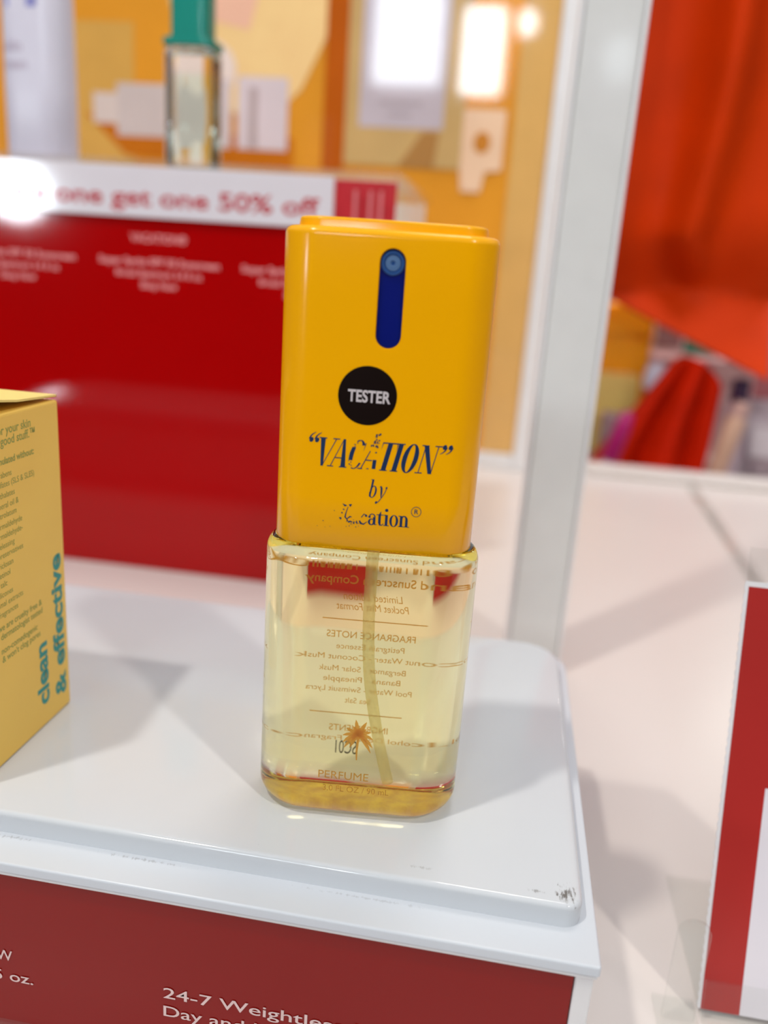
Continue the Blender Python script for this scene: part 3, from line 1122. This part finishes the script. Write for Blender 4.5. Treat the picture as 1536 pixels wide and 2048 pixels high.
dv = thing('shelf_divider', 'long clear acrylic divider rail lying across the table top', 'divider', (.1985, .62, -.0699))
for nm, a in (('rail_fence', (-.0013, .0013, -.20, .30, .0015, .010)), ('rail_foot', (-.004, .004, -.20, .30, 0, .0015))):
    box(nm, *a, 'acrylic', dv, .0003)
dv.rotation_euler[2] = math.radians(-2.0)


# ================================================================== BEYOND THE TABLE: counter, bags and products
ctr = thing('back_counter', 'pale grey counter behind the table carrying blurred products', 'counter', (0, 0, 0))
box('counter_top', -.3, 1.2, .985, 1.75, -.118, -.100, mat('counter_grey', (190, 178, 178), .4), ctr, .002)
box('counter_body', -.28, 1.18, 1.0, 1.73, -1.02, -.118, mat('counter_side', (170, 160, 160), .5), ctr)
ZC = -.0998


def sheet_solid(name, fn, nu, nv, back, m, parent, smooth=True):
    """front surface fn(u, v) closed by a back surface shifted by back(u, v)"""
    F = [[Vector(fn(u / nu, v / nv)) for u in range(nu + 1)] for v in range(nv + 1)]
    verts = [p for row in F for p in row]
    k = len(verts)
    verts += [F[v][u] + Vector(back(u / nu, v / nv)) for v in range(nv + 1) for u in range(nu + 1)]
    idx = lambda u, v: v * (nu + 1) + u
    faces = []
    for v in range(nv):
        for u in range(nu):
            faces.append((idx(u, v), idx(u + 1, v), idx(u + 1, v + 1), idx(u, v + 1)))
            faces.append((k + idx(u, v), k + idx(u, v + 1), k + idx(u + 1, v + 1), k + idx(u + 1, v)))
    loop = [idx(u, 0) for u in range(nu)] + [idx(nu, v) for v in range(nv)] + [idx(u, nv) for u in range(nu, 0, -1)] + [idx(0, v) for v in range(nv, 0, -1)]
    for i in range(len(loop)):
        a, b = loop[i], loop[(i + 1) % len(loop)]
        faces.append((b, a, k + a, k + b))
    o = mesh_obj(name, verts, faces, m, parent, smooth)
    bm = bmesh.new()
    bm.from_mesh(o.data)
    bmesh.ops.recalc_face_normals(bm, faces=bm.faces[:])
    bm.to_mesh(o.data)
    bm.free()
    o.data.set_sharp_from_angle(angle=math.radians(60))
    return o


# big orange tote hanging at upper right
ob = thing('tote_bag', 'large bright orange fabric tote bag hanging at upper right behind the post', 'bag', (.2, 1.15, .03))
TL, TR, BR, BL = (.040, .60), (.375, .60), (.3195, .0365), (.040, .1575)


def bag_front(u, v):
    # v = 0 bottom edge, 1 top
    x = (BL[0] * (1 - u) + BR[0] * u) * (1 - v) + (TL[0] * (1 - u) + TR[0] * u) * v
    z = (BL[1] * (1 - u) + BR[1] * u) * (1 - v) + (TL[1] * (1 - u) + TR[1] * u) * v
    ridge = .207 + .010 * math.sin((z - .25) * 9) + (.0 if z > .2 else (.2 - z) * .55)
    y = 0
    y -= .045 * math.exp(-((x - ridge) / (.022 if x < ridge else .030)) ** 2) * min(1, max(0, (z - .12) / .08))
    foldz = .136 - .004 * math.sin(x * 14)
    t_ = max(0, (foldz - z) / .09)
    y += .030 * math.exp(-((z - foldz) / .05) ** 2) if z > foldz else .030 - .075 * t_
    y += .010 * math.sin(x * 30 + z * 9) * (1 if z > foldz else .2)
    y += .02 * max(0, z - .2)
    return (x - .2, y, z - .03)


sheet_solid('bag_body', bag_front, 60, 80, lambda u, v: (0, .10, .0), 'orange_bag', ob)
for x in (.11, .29):
    tube('bag_strap', [(x - .2, .05, .56), (x - .2, .06, .66), (x - .18, .07, .80), (x - .16, .08, .93)], .008, 'orange_bag', ob, 10)
hr = thing('hanging_rail', 'chrome rail above the frame that carries the orange bag', 'rail', (.2, 1.23, .965))
bm = bmesh.new()
bmesh.ops.create_cone(bm, cap_ends=True, segments=20, radius1=.008, radius2=.008, depth=1.6, matrix=Matrix.Rotation(PI / 2, 4, 'Y'))
bm_obj('rail_bar', bm, mat('chrome', (190, 190, 190), .15, metallic=1), hr)
for x in (-.7, .7):
    box('rail_bracket', x - .006, x + .006, 0, .97, -.006, .006, 'frame', hr)

# slumped red-orange bag
rb = thing('cloth_bag', 'slumped red orange cloth bag with dark folds standing beyond table rim', 'bag', (.21, 1.13, ZC))


def slump(u, v):
    # v = 0 bottom, 1 top; leans to the right
    x0, x1 = .122 * (1 - v) + .214 * v, .262 * (1 - v) + .272 * v
    x = x0 + (x1 - x0) * u
    z = -.0998 + (.148 + .010 * math.sin(u * PI) - .03 * u * u) * v
    y = -.022 * math.sin(u * PI) * (1 - .5 * v) - .034 * abs(math.sin(u * 7.0 + v * 1.2 + .5)) * (1 - .3 * v)
    return (x - .21, y, z - ZC)


sheet_solid('bag_body', slump, 48, 30, lambda u, v: (0, .05, 0), 'red_bag', rb)


def carton_thing(name, label, x0, x1, y0, y1, z0, z1, rgb, cat='box', extra=None, **k):
    o = thing(name, label, cat, ((x0 + x1) / 2, (y0 + y1) / 2, z0), **k)
    hx_, hy_ = (x1 - x0) / 2, (y1 - y0) / 2
    m = mat(name, rgb, .4, var=.05)
    box('carton_body', -hx_, hx_, -hy_, hy_, 0, z1 - z0, m, o, .0015)
    box('carton_flap', -hx_ + .002, hx_ - .002, -hy_ - .0006, -hy_ + .0002, (z1 - z0) * .80, (z1 - z0) - .003, m, o)
    return o


carton_thing('product_carton', 'orange yellow carton standing upright behind the pale yellow carton', .120, .204, 1.30, 1.36, ZC, .111, (250, 172, 0))
carton_thing('product_carton', 'pale yellow carton with magenta tube leaning before it', .108, .1870, 1.235, 1.285, ZC, .0135, (255, 226, 130))
blk = carton_thing('display_block', 'mauve grey display block under the white carton', .2060, .360, 1.30, 1.42, ZC, .0410, (196, 160, 160), 'display block')
wc = carton_thing('product_carton', 'white carton with grey and teal print below the orange bag', .2065, .335, 1.305, 1.38, .0412, .1080, (246, 232, 232))
# its print
for (x0, x1, z0, z1, rgb) in [(-.060, -.022, .012, .060, (160, 132, 134)), (-.018, .028, .006, .034, (70, 160, 136))]:
    box('carton_print', x0, x1, -.0378, -.0372, z0, z1, mat('carton_print', rgb, .5), wc)

carton_thing('product_carton', 'small grey carton between magenta tube and red orange bag', .138, .1840, 1.186, 1.218, ZC, -.036, (170, 142, 146))


def lathe_thing(name, label, cat, loc, parts, tilt=(0, 0, 0), n=28):
    o = thing(name, label, cat, loc)
    for pn, rgb, prof in parts:
        verts, faces = [], []
        for r, z in prof:
            for i in range(n):
                a = 2 * PI * i / n
                verts.append((r * math.cos(a), r * math.sin(a), z))
        for k in range(len(prof) - 1):
            for i in range(n):
                faces.append((k * n + i, k * n + (i + 1) % n, (k + 1) * n + (i + 1) % n, (k + 1) * n + i))
        faces.append(tuple(range(n))[::-1])
        faces.append(tuple(range((len(prof) - 1) * n, len(prof) * n)))
        q = mesh_obj(pn, verts, faces, mat(name + '_' + pn, rgb, .3, var=.04), o, True)
        q.data.set_sharp_from_angle(angle=math.radians(40))
    o.rotation_euler = tilt
    return o


lathe_thing('lip_tube', 'small magenta tube leaning against the pale carton', 'tube', (.1290, 1.045, ZC),
            [('tube_body', (200, 170, 180), [(.008, 0), (.009, .001), (.009, .026), (.008, .027)]), ('tube_cap', (172, 22, 104), [(.009, .0272), (.0105, .030), (.0105, .070), (.008, .088), (.004, .092)])], (0, math.radians(14), 0))
lathe_thing('crimson_bottle', 'crimson bottle with round white cap behind the red orange bag', 'bottle', (.2030, 1.20, ZC),
            [('bottle_body', (150, 40, 70), [(.016, 0), (.0175, .002), (.0175, .082), (.012, .096), (.008, .100)]), ('bottle_cap', (214, 216, 236), [(.012, .1002), (.0165, .104), (.0165, .126), (.011, .137), (.004, .139)])])
lathe_thing('beige_tube', 'beige cosmetic tube leaning right beside the red orange bag', 'tube', (.272, 1.085, ZC),
            [('tube_body', (206, 166, 142), [(.010, 0), (.0115, .002), (.0125, .085), (.011, .090)]), ('tube_cap', (190, 150, 140), [(.0095, .0902), (.0095, .108), (.008, .110)])], (0, math.radians(11), 0))
lathe_thing('purple_bottle', 'slim bottle with dark purple cap behind the beige tube', 'bottle', (.3010, 1.14, ZC),
            [('bottle_body', (196, 176, 186), [(.013, 0), (.0145, .002), (.0145, .090), (.009, .100)]), ('bottle_cap', (58, 34, 66), [(.0105, .1002), (.0115, .103), (.0115, .128), (.009, .132)])])
pc = thing('product_pouch', 'grey mauve foil pouch beside the purple capped bottle', 'pouch', (.345, 1.16, ZC))


def pouch(u, v):
    w = .030 + .004 * math.sin(v * PI)
    return ((u - .5) * 2 * w, -.012 * math.sin(u * PI) * math.sin(min(1, v * 1.25) * PI) - .002 * math.sin(u * 14 + v * 9), v * .105)


sheet_solid('pouch_body', pouch, 20, 20, lambda u, v: (0, .004 + .024 * math.sin(u * PI) * (1 - v), 0), mat('pouch_foil', (176, 158, 164), .3, var=.15, scale=40), pc)
box('pouch_label', -.018, .016, -.0150, -.0142, .030, .070, mat('pouch_label', (206, 196, 200), .5), pc)
carton_thing('product_carton', 'tall dusky mauve carton at the far right behind the pouch', .372, .440, 1.44, 1.50, ZC, .150, (130, 72, 76))

# ================================================================== store lights across the aisle, seen as glare in glossy sheets
def light_panel(x0, x1, z0, z1, y, strength, label, rounded=False):
    o = thing('light_panel', label, 'light', ((x0 + x1) / 2, y, (z0 + z1) / 2))
    w, h = (x1 - x0) / 2, (z1 - z0) / 2
    box('light_housing', -w - .03, w + .03, -.06, -.005, -h - .03, h + .03, 'frame', o, .004)
    if rounded:
        pts = [(w * math.cos(2 * PI * i / 40), h * math.sin(2 * PI * i / 40)) for i in range(40)]
    else:
        pts = [(-w, -h), (w, -h), (w, h), (-w, h)]
    prism_y('light_diffuser', pts, -.0045, .004, emit('light_diffuser', (.82, .92, 1), strength), o)
    return o


light_panel(-0.415, -0.213, 1.069, 1.475, -3, 38, 'white light panel mirrored in the orange poster')
light_panel(-0.894, -0.538, 1.099, 1.548, -3, 20, 'broad white light panel mirrored in the pouch print')
light_panel(-0.145, -0.051, 1.353, 1.472, -3, 34, 'small white lamp mirrored in the orange poster', True)
light_panel(-2.645, -2.318, 0.254, 0.521, -3, 75, 'round white lamp mirrored in the sale strip', True)
light_panel(.250, .365, .935, 1.110, -3, 6, 'white lamp mirrored in the upright post', True)
